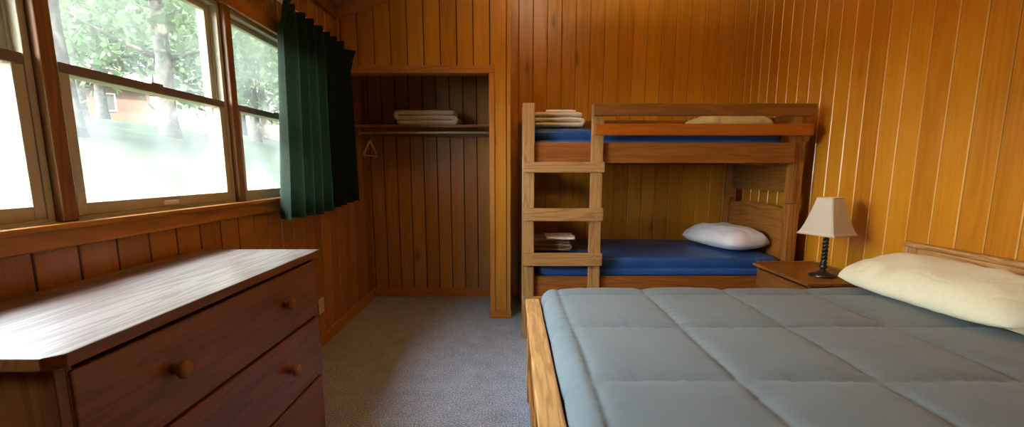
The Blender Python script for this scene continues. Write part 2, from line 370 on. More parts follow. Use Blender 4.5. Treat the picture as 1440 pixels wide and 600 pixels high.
# ------------------------------------------------------------------ windows
def window(n, y0, y1, label):
    zb, zt, zm = 1.0945, WZ1 - .001, 1.56
    w = thing('window_%d' % n, label, 'window', (XL - .06, (y0 + y1) / 2, zb), kind='structure')
    y0 += .0015; y1 -= .0015
    f = MB()
    for a, b in ((y0, y0 + .022), (y1 - .022, y1)):           # jamb liners with track ridges
        f.box(XL - .105, XL - .012, a, b, zb, zt, .002)
    for xr in (XL - .042, XL - .074):
        f.box(xr - .003, xr + .003, y0 + .02, y0 + .030, zb, zt, .001); f.box(xr - .003, xr + .003, y1 - .030, y1 - .02, zb, zt, .001)
    f.box(XL - .105, XL - .012, y0 + .022, y1 - .022, zt - .022, zt, .002)
    f.box(XL - .105, XL - .012, y0 + .022, y1 - .022, zb, zb + .010, .002)
    f.build('jamb_frame', 'frame', w)
    a, b = y0 + .024, y1 - .024
    def sash(name, xa, xb, za, zb_, rail_b, rail_t, st, mats):
        s = MB()
        s.box(xa, xb, a, a + st, za, zb_, .002); s.box(xa, xb, b - st, b, za, zb_, .002)
        s.box(xa, xb, a + st, b - st, za, za + rail_b, .002); s.box(xa, xb, a + st, b - st, zb_ - rail_t, zb_, .002)
        o = s.build(name, mats, w)
        xm = (xa + xb) / 2
        MB().box(xm - .003, xm + .003, a + st - .004, b - st + .004, za + rail_b - .004, zb_ - rail_t + .004).build('pane', 'glass', o)
        return o
    sash('upper_sash', XL - .072, XL - .046, zm - .016, zt - .023, .03, .028, .034, 'frame')
    lo = sash('lower_sash', XL - .040, XL - .014, zb + .011, zm + .016, .040, .032, .034, 'frame')
    MB().box(XL - .016, XL - .0115, a + .002, b - .002, zm - .014, zm + .0165, .001).build('meeting_rail_cover', 'rail_dark', lo)
    MB().box(XL - .014, XL - .004, (a + b) / 2 - .05, (a + b) / 2 + .03, zb + .018, zb + .036, .004).build('lift_handle', 'white', lo)
    MB().box(XL - .036, XL - .018, (a + b) / 2 - .03, (a + b) / 2 + .03, zm + .0165, zm + .026, .003).build('sash_lock', 'rail_dark', lo)
window(1, *WY[0], 'double hung window cut off by the left edge of the picture')
window(2, *WY[1], 'wide double hung window in the middle looking onto trees')
window(3, *WY[2], 'double hung window half covered by the green curtain')

# ------------------------------------------------------------------ outlet
o = thing('wall_outlet', 'ivory electrical outlet plate low on the wall past the dresser', 'outlet', (XL, 3.155, .24))
MB().box(XL + .0005, XL + .007, 3.112, 3.198, .235, .345, .003).build('cover_plate', 'plate', o)
for z in (.268, .312):
    s = MB().box(XL + .007, XL + .0105, 3.138, 3.172, z - .014, z + .014, .003).build('socket', 'plate', o)
    t = MB(); t.box(XL + .0105, XL + .0112, 3.146, 3.149, z - .006, z + .008); t.box(XL + .0105, XL + .0112, 3.161, 3.164, z - .006, z + .008)
    t.build('slot', 'slot', s)

# ------------------------------------------------------------------ dresser
DX0, DX1, DY0, DY1, DZ = XL + .020, -.850, .80, 1.935, .91
d = thing('dresser', 'dark brown wooden dresser with round knobs standing under the windows', 'dresser', ((DX0 + DX1) / 2, (DY0 + DY1) / 2, 0))
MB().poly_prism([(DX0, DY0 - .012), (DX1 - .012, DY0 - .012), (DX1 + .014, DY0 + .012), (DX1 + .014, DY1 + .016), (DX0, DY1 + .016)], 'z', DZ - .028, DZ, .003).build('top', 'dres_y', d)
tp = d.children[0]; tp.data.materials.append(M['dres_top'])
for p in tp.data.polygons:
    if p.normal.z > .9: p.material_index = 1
c = MB()
c.box(DX0, DX1 - .004, DY0, DY0 + .022, 0.0, DZ - .0285, .002); c.box(DX0, DX1 - .004, DY1 - .022, DY1, 0.0, DZ - .0285, .002)
c.box(DX0, DX0 + .008, DY0 + .022, DY1 - .022, .05, DZ - .029)
c.box(DX1 - .03, DX1 - .004, DY0 + .022, DY0 + .036, 0, DZ - .029, .002); c.box(DX1 - .03, DX1 - .004, DY1 - .036, DY1 - .022, 0, DZ - .029, .002)
rows = [(.632, .868), (.362, .620), (.100, .350)]
for z in (.626, .356, .092): c.box(DX0 + .01, DX1 - .016, DY0 + .022, DY1 - .022, z - .008, z + .004)
c.box(DX0 + .01, DX1 - .02, DY0 + .022, DY1 - .022, .0, .084)
c.build('carcass', 'dres_z', d)
for zb, zt in rows:
    dr = MB().box(DX1 - .018, DX1 + .002, DY0 + .026, DY1 - .012, zb, zt, .004).box(DX0 + .02, DX1 - .018, DY0 + .045, DY1 - .045, zb + .01, zt - .04).build('drawer', 'dres_y', d)
    zk = (zb + zt) / 2 + .006
    for yk in (1.080, 1.640):
        MB().lathe([(.0, 0), (.013, 0), (.011, .010), (.012, .014), (.021, .019), (.0245, .026), (.023, .033), (.015, .038), (.0, .0395)], (DX1 + .0022, yk, zk), 'x', 24).build('knob', 'knob', dr, smooth=True)

# ------------------------------------------------------------------ curtain and rod
cr = thing('curtain_rod', 'slim white curtain rod fixed above the windows', 'curtain rod', (XL + .06, 2.0, 2.20))
MB().box(XL + .058, XL + .068, .36, 3.70, 2.185, 2.205, .003).build('rod', 'white', cr)
for y in (.40, 1.42, 3.60):
    MB().box(XL + .0185 if y < 3.3 else XL + .001, XL + .058, y - .009, y + .009, 2.19, 2.20, .002).box(XL + .0005, XL + .019, y - .012, y + .012, 2.165 if y > 3.3 else 2.101, 2.225, .002).build('bracket', 'white', cr)

def curtain_fn(u, v):
    # u along the wall (0 = nearest the viewer), v from hem (0) to heading (1)
    top = v ** 3
    y = 2.60 + u * 1.06
    y += (1 - v) * (-.10 + .13 * u)                                   # the hem spreads
    nf = 8.5
    ph = u * nf * 2 * PI + 2.4 * nz(u * 4.3, 1.7) + .9 * nz(u * 9, v * 1.6)
    amp = .030 + .014 * (1 - v) + .008 * nz(u * 6, v * 1.5, 3)
    sw = math.sin(ph)
    x = XL + .112 + amp * sw * (0.75 if v > .9 else 1.0) + .012 * math.sin(ph * 2 + 1) * (1 - v)
    y += .014 * math.cos(ph) * (1 - .5 * v)
    z = .972 + v * 1.198 + .055 * max(0, u - .45) * (1 - v) * 1.5
    z += .012 * nz(u * 7, 5) * (1 - v)
    if v > .93: z += .005 * math.sin(ph) + .006
    # turned-back leading corner at the heading
    k = max(0.0, 1 - u / .10) * max(0.0, (v - .86) / .14)
    x += .05 * k; y += .03 * k
    # far end of the heading swings out into the room
    k = max(0.0, (u - .84) / .16) * max(0.0, (v - .86) / .14)
    x += .06 * k; z -= .05 * k; y += .03 * k
    return (x, y, z)
mb = MB(); mb.grid(curtain_fn, 260, 60)
r = bmesh.ops.solidify(mb.bm, geom=mb.bm.faces[:], thickness=.003)
ct = thing('curtain', 'dark green pleated curtain drawn to the side beside the closet', 'curtain', (XL + .11, 3.18, .98))
mb.build('curtain_cloth', 'green', ct, smooth=True)
for i in range(9):                                                     # hooks over the rod
    u = (i + .30) / 8.6
    p = curtain_fn(u, .965)
    MB().tube([(XL + .071, p[1], 2.150), (XL + .071, p[1], 2.204), (XL + .066, p[1], 2.2085), (XL + .056, p[1], 2.2085), (XL + .055, p[1], 2.196)], .0016, 6).build('hook', 'steel', ct, smooth=True)

# ------------------------------------------------------------------ closet contents
sh = thing('closet_shelf', 'brown wooden shelf across the closet above the rod', 'shelf', (-.77, 4.24, 1.615))
MB().box(XL + .003, -.135, 4.05, YB - .002, 1.617, 1.640, .002).build('shelf_board', 'brown_x', sh)
MB().box(XL + .003, -.135, YB - .022, YB - .003, 1.560, 1.616, .002).build('cleat', 'brown_x', sh)
ro = thing('closet_rod', 'thin chrome clothes rod hanging under the closet shelf', 'rod', (-.77, 4.11, 1.575))
MB().tube([(-1.333, 4.11, 1.577), (-.136, 4.11, 1.577)], .0105, 16).build('tube', 'chrome', ro, smooth=True)
MB().box(-1.345, -1.331, 4.09, 4.13, 1.555, 1.6165, .003).build('bracket', 'steel', ro)
MB().box(-.140, -.136, 4.09, 4.13, 1.555, 1.6165, .001).build('bracket', 'steel', ro)
hx = -1.255
hg = thing('clothes_hanger', 'wooden clothes hanger at the left end of the closet rod', 'hanger', (hx, 4.11, 1.36))
MB().tube([(hx, 4.108, 1.500), (hx, 4.11, 1.520), (hx, 4.122, 1.545)] + [(hx, 4.11 + .0145 * math.cos(t), 1.577 + .0145 * math.sin(t)) for t in [(-.9 + .33 * k) for k in range(13)]], .0018, 8).build('hook', 'steel', hg, smooth=True)
arm = []
for k in range(-10, 11):
    t = k / 10; arm.append((hx, 4.11 + .195 * t, 1.500 - .125 * abs(t) ** 1.15))
MB().tube(arm, [.010 - .002 * abs(k) / 10 for k in range(-10, 11)], 10).build('shoulder_bar', 'hanger_wood', hg, smooth=True)
MB().tube([(hx, 3.918, 1.374), (hx, 4.302, 1.374)], .006, 10).build('trouser_bar', 'hanger_wood', hg, smooth=True)

def folded(name, mat, label, cat, cx, cy, z0, w, dep, layers, t, group=None, seed=0, rot=0.0, parent=None, slump=0.0, flip=False):
    """A cloth folded to and fro: a zigzag ribbon seen end-on, swept through its depth."""
    path = []
    for k in range(layers):
        z = z0 + t * .5 + k * t
        xs = [i / 14 for i in range(15)]
        if k % 2: xs = xs[::-1]
        for s in xs: path.append((-w / 2 + s * w, z, k))
        if k < layers - 1:
            sx = 1 if k % 2 == 0 else -1
            for a in (-.5, 0, .5): path.append((sx * (w / 2 + math.cos(a * PI / 1.4) * t * .42), z + t * .5 + a * t * .8, k + .5))
    n = len(path); hw = t * .46
    norm = []
    for i in range(n):
        a, b = path[max(0, i - 1)], path[min(n - 1, i + 1)]
        dx, dz = b[0] - a[0], b[1] - a[1]; l = math.hypot(dx, dz) or 1
        norm.append((-dz / l, dx / l))
    ny = 22
    mb = MB(); rows_ = []
    for j in range(ny + 1):
        v = j / ny; e = min(1, min(v, 1 - v) / .05); e = math.sqrt(max(.08, 1 - (1 - e) ** 2))
        row = []
        for side in (1, -1):
            r_ = []
            for (px_, pz, k), (nx_, nzz) in zip(path, norm):
                h = hw * e
                x = px_ * (1 + .05 * nz(k * 2.3 + seed, v * 2)) + nx_ * h * side + .014 * nz(k * 1.7 + seed, v * 2.5, 2)
                up = (pz - z0) / (layers * t)
                z = pz + nzz * h * side + up * (.012 * nz(px_ * 7 + seed, v * 5, k) - .5 * slump * abs(px_ / w) ** 2)
                y = (v - .5) * dep + .010 * nz(px_ * 6, k * 3 + seed)
                r_.append(mb.bm.verts.new((x, y, max(z, z0))))
            row.append(r_)
        rows_.append(row)
    for j in range(ny):
        A, B = rows_[j], rows_[j + 1]
        for s in (0, 1):
            for i in range(n - 1): mb.bm.faces.new((A[s][i], A[s][i + 1], B[s][i + 1], B[s][i]))
        for i in (0, n - 1): mb.bm.faces.new((A[0][i], A[1][i], B[1][i], B[0][i]))
    for R in (rows_[0], rows_[-1]):
        for i in range(n - 1): mb.bm.faces.new((R[0][i], R[0][i + 1], R[1][i + 1], R[1][i]))
    m = Matrix.Rotation(rot, 4, 'Z')
    for v in mb.bm.verts: v.co = m @ v.co + Vector((cx, cy, 0))
    o = mb.build(name, mat, smooth=True, origin=(cx, cy, z0))
    return tag(o, label, cat, group)

folded('folded_blanket', 'blanket', 'cream folded blanket lying on the closet shelf', 'blanket', -.755, 4.22, 1.6405, .50, .28, 3, .042, seed=3, slump=.02)

# ------------------------------------------------------------------ bunk bed
BX0, BX1 = .074, 2.112
b = thing('bunk_bed', 'wooden bunk bed with ladder against the back wall', 'bunk bed', ((BX0 + BX1) / 2, 3.8, 0))
FY, BY = 3.340, 4.395
def B(name, mat, bev, *boxes, parent=None):
    mb = MB()
    for q in boxes: mb.box(*q, bev)
    return mb.build(name, mat, parent or b)
# corner posts (lower bunk post with upper bunk post stacked on it)
for x0_, x1_ in ((BX0, BX0 + .072), (BX1 - .072, BX1)):
    for y0_, y1_ in ((FY, FY + .088), (BY - .088, BY)):
        B('post', 'post_z' if x0_ > 1 else 'ladder_z', .004, (x0_, x1_, y0_, y1_, 0, 1.004))
        B('post', 'post_z' if x0_ > 1 else 'ladder_z', .004, (x0_, x1_, y0_, y1_, 1.006, 1.69))
# end panels
for x in (BX0 + .036, BX1 - .036):
    ya, yb = FY + .0885, BY - .0885
    pts = [(ya, .42), (yb, .42), (yb, .955)] + [(yb + (ya - yb) * k / 12, .955 + .030 * math.sin(PI * k / 12)) for k in range(1, 12)] + [(ya, .955)]
    MB().poly_prism(pts, 'x', x - .012, x + .012, .003).build('end_panel', 'post_y', b)
    B('end_panel', 'brown_y', .004, (x - .012, x + .012, ya, yb, 1.088, 1.292))
    B('end_rail', 'brown_y', .004, (x - .012, x + .012, ya, yb, 1.56, 1.66))
# side rails
for ya, yb in ((3.306, 3.3395), (BY + .0005, BY + .024)):
    B('side_rail', 'rail_x', .004, (BX0 + .05, 2.022, ya, yb, .315, .467))
    B('side_rail', 'rail_x', .004, (BX0 + .05, 2.022, ya, yb, 1.300, 1.444))
# slatted decks under the mattresses
for z in (.440, 1.385):
    B('deck_board', 'ladder_x', .002, (BX0 + .03, BX1 - .03, FY + .0887, BY - .0887, z, z + .018))
# ladder
for x0_, x1_, t_ in ((.076, .160, 1.712), (.560, .645, 1.702)):
    B('ladder_post', 'ladder_z', .005, (x0_, x1_, 3.270, 3.3055, 0, t_))
for za, zb in ((1.232, 1.306), (.889, .981), (.562, .655), (.245, .33)):
    B('rung', 'ladder_x', .005, (.082, .652, 3.232, 3.2697, za, zb))
# guard rails
B('guard_rail', 'brown_x', .004, (.566, 2.110, 3.244, 3.2697, 1.622, 1.705))
B('guard_rail', 'guard_x', .004, (.578, 2.098, 3.240, 3.2697, 1.490, 1.568))
B('guard_cleat', 'rail_z', .003, (2.030, 2.092, 3.270, 3.3395, 1.45, 1.69))
# back guard
B('guard_rail', 'brown_x', .004, (BX0 + .01, BX1 - .01, BY - .11, BY - .089, 1.60, 1.70))
# bolt heads on rungs
for zc in (1.27, .935, .61):
    for xc in (.118, .60):
        for dz in (-.018, .018):
            MB().lathe([(0, 0), (.006, 0), (.006, -.002), (.004, -.0035), (0, -.0038)], (xc, 3.2318, zc + dz), 'y', 10).build('screw', 'steel', b)

def mattress(name, mat, label, x0_, x1_, y0_, y1_, z0_, z1_, crease=True, piping=None):
    hx_, hy_ = (x1_ - x0_) / 2, (y1_ - y0_) / 2; cx_, cy_ = (x0_ + x1_) / 2, (y0_ + y1_) / 2
    r = .035; h = z1_ - z0_
    prof = [(-r * .9, 0)] + [(-r * (1 - math.sin(t)), r * .6 * (1 - math.cos(t))) for t in (.4, .8, 1.2, PI / 2)]
    prof += [(-.006 if crease else 0, h * .38), (-.016 if crease else 0, h * .45), (-.004 if crease else 0, h * .53)]
    prof += [(-r * (1 - math.cos(t)), h - r + r * math.sin(t)) for t in (0, .3, .6, .9, 1.2, 1.45)]
    for k in (.06, .12, .25, .45, .7): prof.append((-k * hy_ - r * .5, h + .010 * math.sin(k * 2)))
    mb = MB(); rings = []
    nseg = 200
    for off, z in prof:
        ring = []
        for k in range(nseg):
            t = 2 * PI * k / nseg
            c_, s_ = math.cos(t), math.sin(t); e = .12
            ux = math.copysign(abs(c_) ** e, c_); uy = math.copysign(abs(s_) ** e, s_)
            X = ux * (hx_ + off); Y = uy * (hy_ + off)
            zz = z + (.006 * nz(X * 2.5, Y * 2.5) if z > h * .3 else 0)
            if z > h * .2: zz += .003 * nz(X * 9, Y * 9, 4)
            o_ = .006 * nz(X * 5, Y * 5, z * 8)
            ring.append(mb.bm.verts.new((cx_ + X + ux * o_ * .5, cy_ + Y + uy * o_ * .5, z0_ + max(0, zz))))
        rings.append(ring)
    for A, B_ in zip(rings, rings[1:]):
        for k in range(nseg): mb.bm.faces.new((A[k], A[(k + 1) % nseg], B_[(k + 1) % nseg], B_[k]))
    mb.bm.faces.new(rings[0][::-1]); mb.bm.faces.new(rings[-1])
    root = thing(name, label, 'mattress', (cx_, cy_, z0_))
    mb.build('mattress_cover', mat, root, smooth=True)
    pts = []
    for k in range(121):
        t = 2 * PI * k / 120; c_, s_ = math.cos(t), math.sin(t); e = .12
        pts.append((cx_ + math.copysign(abs(c_) ** e, c_) * (hx_ - .006), cy_ + math.copysign(abs(s_) ** e, s_) * (hy_ - .006), z1_ - .016))
    MB().tube(pts, .004, 6, cap=False).build('piping', mat, root, smooth=True)
    return root
mattress('bunk_mattress', 'blue', 'blue vinyl mattress on the lower bunk', .175, 2.020, 3.3415, 4.300, .459, .600)
mattress('bunk_mattress', 'blue', 'blue vinyl mattress on the upper bunk behind the guard rails', .150, 2.035, 3.432, 4.300, 1.4035, 1.552)

# ------------------------------------------------------------------ pillows
def pillow(name, mat, label, centre, L, W, H, rotz, tilt=0.0, roll=0.0, seed=0, wr=1.0, group=None, hem=None, sag=.30):
    """Stuffed pillow case: lens section, pinched corners, creases towards the corners and the open end."""
    mb = MB(); nu, nv = 84, 60
    base = Vector(centre)
    R = Matrix.Rotation(rotz, 4, 'Z') @ Matrix.Rotation(roll, 4, 'X') @ Matrix.Rotation(tilt, 4, 'Y')
    def shape(a, c, side):
        ea, ec = abs(a), abs(c)
        x = a * L / 2 * (1 - .085 * ec ** 5 - .02 * (1 - ec ** 2) * nz(a * 3 + seed, 4)); y = c * W / 2 * (1 - .10 * ea ** 5)
        th = (max(0, 1 - ea ** 4.0) ** .50) * (max(0, 1 - ec ** 3.0) ** .55)
        z = H / 2 * th
        edge = max(ea, ec)
        w_ = wr * th ** .3 * (.010 * nz(x * 9 + seed, y * 9, side) + .014 * edge ** 2 * nz(x * 14 + seed, y * 20, 7 + side) + .010 * nz(x * 4 + y * 11 + seed, y * 3 - x * 7, 2))
        cr = 1 - min(1.0, abs(nz(x * 5 + y * 4 + seed, y * 6 - x * 3.5, 11)) / .11)
        w_ -= wr * .011 * cr * cr * edge * th ** .5
        if side > 0: z = z * (1 + sag) + w_
        else: z = -z * (1 - sag) + .3 * w_
        z += wr * .010 * edge ** 6 * nz(x * 12 + seed, y * 12, 9)
        return R @ Vector((x, y, z))
    top = [[None] * (nv + 1) for _ in range(nu + 1)]; bot = [[None] * (nv + 1) for _ in range(nu + 1)]
    cs = lambda k, n: math.copysign(abs(2 * k / n - 1) ** .80, 2 * k / n - 1)
    for i in range(nu + 1):
        for j in range(nv + 1):
            a, c_ = cs(i, nu), cs(j, nv)
            top[i][j] = mb.bm.verts.new(shape(a, c_, 1))
            if i in (0, nu) or j in (0, nv): bot[i][j] = top[i][j]
            else: bot[i][j] = mb.bm.verts.new(shape(a, c_, -1))
    for i in range(nu):
        for j in range(nv):
            mb.bm.faces.new((top[i][j], top[i + 1][j], top[i + 1][j + 1], top[i][j + 1]))
            q = (bot[i][j], bot[i][j + 1], bot[i + 1][j + 1], bot[i + 1][j])
            if len(set(q)) == 4:
                try: mb.bm.faces.new(q)
                except ValueError: pass
    lowest = min(v.co.z for v in mb.bm.verts)
    for v in mb.bm.verts: v.co = v.co + base - Vector((0, 0, lowest))
    root = thing(name, label, 'pillow', centre, group)
    mb.build('pillow_body', mat, root, smooth=True)
    if hem is not None:                                                # loose open end of the case
        h2 = MB()
        def hf(u, v):
            t = 2 * PI * u
            yy = math.cos(t) * W / 2 * .80 * (1 + .04 * nz(u * 8 + seed, 3)); zz = math.sin(t) * H * (.16 + .05 * v) * (1 + .4 * nz(math.cos(t) * 3 + seed, math.sin(t) * 3, v))
            xx = hem * (L / 2 * (.86 + .16 * v) + .012 * nz(math.cos(t) * 4, math.sin(t) * 4, 5))
            return R @ Vector((xx, yy, zz)) + base - Vector((0, 0, lowest * .80))
        h2.grid(hf, 48, 8, closed_u=True)
        bmesh.ops.solidify(h2.bm, geom=h2.bm.faces[:], thickness=.002)
        h2.build('pillowcase_hem', mat, root, smooth=True)
    return root
pillow('bunk_pillow', 'sheet', 'white crumpled pillow on the lower bunk mattress', (1.790, 3.81, .613), .67, .40, .185, math.radians(-74), seed=4, wr=1.0)
pillow('bunk_pillow', 'sheet_cream', 'cream pillow on the upper bunk half hidden by the guard rail', (1.735, 3.78, 1.560), .60, .42, .12, math.radians(4), seed=9, wr=1.2)

# bedding stacks on the bunk
folded('folded_blanket', 'blanket', 'thick beige blanket folded in layers on the upper bunk mattress', 'blanket', .345, 3.66, 1.570, .34, .34, 3, .036, seed=5, slump=.01)
folded('folded_towel', 'towel', 'white folded towel on top of the beige blanket on the upper bunk', 'towel', .37, .0 + 3.66, 1.680, .22, .26, 1, .022, seed=8, slump=.05)
folded('folded_blanket', 'blanket_tan', 'tan folded blanket under a towel on the lower bunk mattress', 'blanket', .315, 3.72, .612, .27, .32, 3, .034, seed=12, slump=.01)
folded('folded_towel', 'towel', 'white folded towel spilling off the tan blanket on the lower bunk', 'towel', .375, 3.60, .719, .22, .26, 1, .022, seed=15)

# ------------------------------------------------------------------ nightstand and lamp
n = thing('nightstand', 'brown wooden nightstand between the bunk bed and the big bed', 'nightstand', (1.93, 2.91, 0))
MB().box(1.735, 2.175, 2.60, 3.222, .572, .592, .005).build('top', 'brown_y', n)
r_ = MB(); r_.box(1.76, 2.175, 3.204, 3.222, .5925, .604, .004); r_.box(2.157, 2.175, 2.60, 3.2035, .5925, .604, .004); r_.build('top_lip', 'brown_y', n)
c = MB(); c.box(1.765, 2.17, 2.62, 2.64, 0, .5715, .002); c.box(1.765, 2.17, 3.19, 3.21, 0, .5715, .002); c.box(2.15, 2.17, 2.64, 3.19, .04, .5715); c.box(1.785, 2.15, 2.64, 3.19, .05, .07); c.box(1.785, 2.15, 2.64, 3.19, .34, .352)
c.build('carcass', 'brown_z', n)
for za, zb in ((.36, .556), (.08, .33)):
    dr = MB().box(1.752, 1.772, 2.644, 3.186, za, zb, .004).build('drawer', 'brown_y', n)
    MB().lathe([(0, 0), (.010, 0), (.009, -.008), (.017, -.016), (.018, -.024), (.010, -.029), (0, -.030)], (1.7518, 2.915, (za + zb) / 2), 'x', 18).build('knob', 'knob', dr, smooth=True)

LX, LY, LZ = 1.955, 2.80, .5925
l = thing('table_lamp', 'table lamp with cream square shade and black twisted stem on nightstand', 'lamp', (LX, LY, LZ))
MB().lathe([(0, 0), (.074, 0), (.076, .006), (.070, .014), (.050, .020), (.030, .026), (.020, .034), (.0165, .044), (.0, .046)], (LX, LY, LZ), 'z', 36).build('base', 'black_iron', l, smooth=True)
st = MB()
st.lathe([(0, .045), (.014, .046), (.022, .054), (.024, .062), (.018, .070), (.013, .074), (.020, .080), (.020, .088), (.011, .094), (0, .0945)], (LX, LY, LZ), 'z', 24)
for k in range(2):                                                     # two strands twisted about each other
    pts = [(LX + .0095 * math.cos(t * 2 * PI * 3.2 + k * PI), LY + .0095 * math.sin(t * 2 * PI * 3.2 + k * PI), LZ + .09 + t * .155) for t in [i / 60 for i in range(61)]]
    st.tube(pts, [.0098 - .002 * i / 60 for i in range(61)], 10)
st.lathe([(0, .244), (.015, .246), (.017, .252), (.012, .262), (.008, .270), (0, .271)], (LX, LY, LZ), 'z', 20)
st.build('stem', 'black_iron', l, smooth=True)
so = MB(); so.lathe([(0, .271), (.011, .272), (.015, .285), (.015, .325), (.010, .33), (0, .331)], (LX, LY, LZ), 'z', 18)
so.build('socket', 'brass', l, smooth=True)
MB().lathe([(0, .331), (.013, .333), (.022, .352), (.028, .375), (.024, .396), (.012, .408), (0, .411)], (LX, LY, LZ), 'z', 20).build('bulb', 'white', l, smooth=True)
SA = math.radians(66)
def shade_ring(h):
    t = h; r = .162 + (.070 - .162) * (t ** .72)                       # flared bell profile, corner radius
    return r
SZ0, SZ1 = LZ + .266, LZ + .490
sm = MB(); cut = .10
def ring_pts(r):
    out = []
    for k in range(4):
        a = SA + k * PI / 2
        for da in (-cut * .5, cut * .5):
            rr = r * (1 - .02); out.append((LX + rr * math.cos(a + da), LY + rr * math.sin(a + da)))
    return out
rings = []
for i in range(13):
    t = i / 12; z = SZ0 + (SZ1 - SZ0) * t
    rings.append([sm.bm.verts.new((x, y, z)) for x, y in ring_pts(shade_ring(t))])
for A, B_ in zip(rings, rings[1:]):
    for k in range(8): sm.bm.faces.new((A[k], A[(k + 1) % 8], B_[(k + 1) % 8], B_[k]))
bmesh.ops.solidify(sm.bm, geom=sm.bm.faces[:], thickness=.002)
so_ = sm.build('lamp_shade', 'shade', l)
for z, t in ((SZ0, 0), (SZ1, 1)):
    q = [(x, y, z) for x, y in ring_pts(shade_ring(t))]; q.append(q[0])
    MB().tube(q, .0035, 8, cap=False).build('shade_piping', 'shade_trim', so_)
fr = MB()
for k in range(4):
    a = SA + k * PI / 2; fr.tube([(LX, LY, SZ1 - .012), (LX + .072 * math.cos(a), LY + .072 * math.sin(a), SZ1 - .003)], .0015, 6)
fr.lathe([(0, -.155), (.003, -.155), (.003, 0), (.007, .004), (.008, .012), (.004, .020), (0, .021)], (LX, LY, SZ1 - .006), 'z', 12)
fr.build('shade_carrier', 'brass', l)

# ------------------------------------------------------------------ big bed
BDY0, BDY1 = .88, 2.40
bed = thing('double_bed', 'large wooden bed frame with low footboard and headboard', 'bed', (1.15, 1.64, 0))
def D(name, mat, bev, *boxes):
    mb = MB()
    for q in boxes: mb.box(*q, bev)
    return mb.build(name, mat, bed)
D('footboard_cap', 'cap_y', .007, (.073, .150, BDY0 - .02, BDY1, .527, .560))
D('footboard_panel', 'post_y', .003, (.100, .128, BDY0 + .10, BDY1 - .09, .10, .5265))
for ya, yb in ((BDY0 - .01, BDY0 + .095), (BDY1 - .09, BDY1 - .004)):
    D('bed_post', 'post_z', .004, (.082, .140, ya, yb, 0, .5265))
D('footboard_stile', 'post_z', .004, (.086, .0995, 1.55, 1.64, .10, .5265))
D('footboard_rail', 'post_y', .004, (.086, .0995, BDY0 + .10, BDY1 - .09, .455, .5265), (.086, .0995, BDY0 + .10, BDY1 - .09, .10, .19))
D('side_rail', 'rail_x', .004, (.1405, 2.165, BDY1 - .034, BDY1 - .006, .16, .315))
D('side_rail', 'rail_x', .004, (.1405, 2.165, BDY0 + .006, BDY0 + .034, .16, .315))
hb = D('headboard', 'cap_y', .004, (2.180, 2.206, BDY0 - .02, 2.475, .25, .836))
D('headboard_cap', 'cap_y', .006, (2.166, 2.214, BDY0 - .04, 2.490, .8365, .862))
for ya, yb in ((BDY0 - .02, BDY0 + .06), (2.40, 2.475)):
    D('headboard_post', 'cap_z', .004, (2.166, 2.1797, ya, yb, 0, .836))
D('headboard_rail', 'cap_y', .004, (2.168, 2.1797, BDY0 + .061, 2.399, .765, .8355))
D('bed_base', 'brown_x', .002, (.1405, 2.16, BDY0 + .035, BDY1 - .035, .27, .30))
mattress('bed_mattress', 'mattress', 'thick mattress under the grey blue comforter on the large bed', .215, 2.140, .975, 2.345, .3015, .590, crease=False)

# comforter: quilted top with rounded, hanging edges
CX0, CX1, CY0, CY1 = .161, 2.150, .915, 2.425
QX = [.245, .690, 1.115, 1.550, 1.98]; QY = [1.30, 1.775, 2.255]
def quilt_h(x, y):
    """Height of the stuffing: zero on the stitch lines, full between them."""
    dx = min(abs(x - q - .012 * nz(y * 1.6, q * 3)) for q in QX)
    dy = min(abs(y - q - .010 * nz(x * 1.4, q * 3)) for q in QY)
    f = lambda d_: 1 - math.exp(-d_ / .020)
    g = lambda d_: min(1, d_ / .21) ** .5
    base = f(dx) * f(dy) * (.55 + .45 * g(dx) * g(dy))
    pull = .0055 * math.exp(-dy / .06) * nz(x * 30, y * 4, 1) + .0055 * math.exp(-dx / .06) * nz(x * 4, y * 30, 2)
    return .021 * base + pull + .004 * nz(x * 3.2, y * 3.2, 6) + .0035 * nz(x * 9 + y * 7, y * 3 - x * 2, 8) * base
def edge_map(s, lo, hi, r, drop):
    """Arc-length s -> (coordinate, fall) for cloth that runs flat, rolls over an edge of radius r and hangs."""
    return s
R_ = .075; DROP = .20
def roll(s, lo, hi):
    """s in arc length measured so that lo..hi is the flat span (between the rolls)."""
    a = lo + R_; c_ = hi - R_
    if a <= s <= c_: return s, 0.0, 0.0
    q, sg, e = (a - s, -1, a) if s < a else (s - c_, 1, c_)
    arc = R_ * PI / 2
    if q < arc:
        t = q / R_; return e + sg * R_ * math.sin(t), R_ * (1 - math.cos(t)), math.sin(t)
    return e + sg * R_, R_ + (q - arc), 1.0
ext = R_ * PI / 2 + DROP - R_
def cf(u, v, lift=1.0):
    s0, s1 = CX0 + R_ - ext, CX1 - R_ + .03
    t0, t1 = CY0 + R_ - ext, CY1 - R_ + ext
    s = s0 + u * (s1 - s0); t = t0 + v * (t1 - t0)
    x, fx, kx = roll(s, CX0, CX1 + .10); y, fy, ky = roll(t, CY0, CY1)
    h = quilt_h(min(max(s, .03), 2.15), t) * lift
    fall = math.hypot(fx, fy) if min(fx, fy) > 0 else max(fx, fy)
    nx_ = -kx if s < 1 else kx; ny_ = (-ky if t < 1.6 else ky)
    kzz = max(0.0, 1 - max(kx, ky))
    if fx > 0 and fy > 0:                                              # round the corner in plan
        pass
    z = .6155 - fall + h * kzz
    x += nx_ * h * .3; y += ny_ * h * .3
    return (min(x, 2.155), y, z)
mb = MB(); nu, nv = 300, 260
top = mb.grid(lambda u, v: cf(u, v), nu, nv)
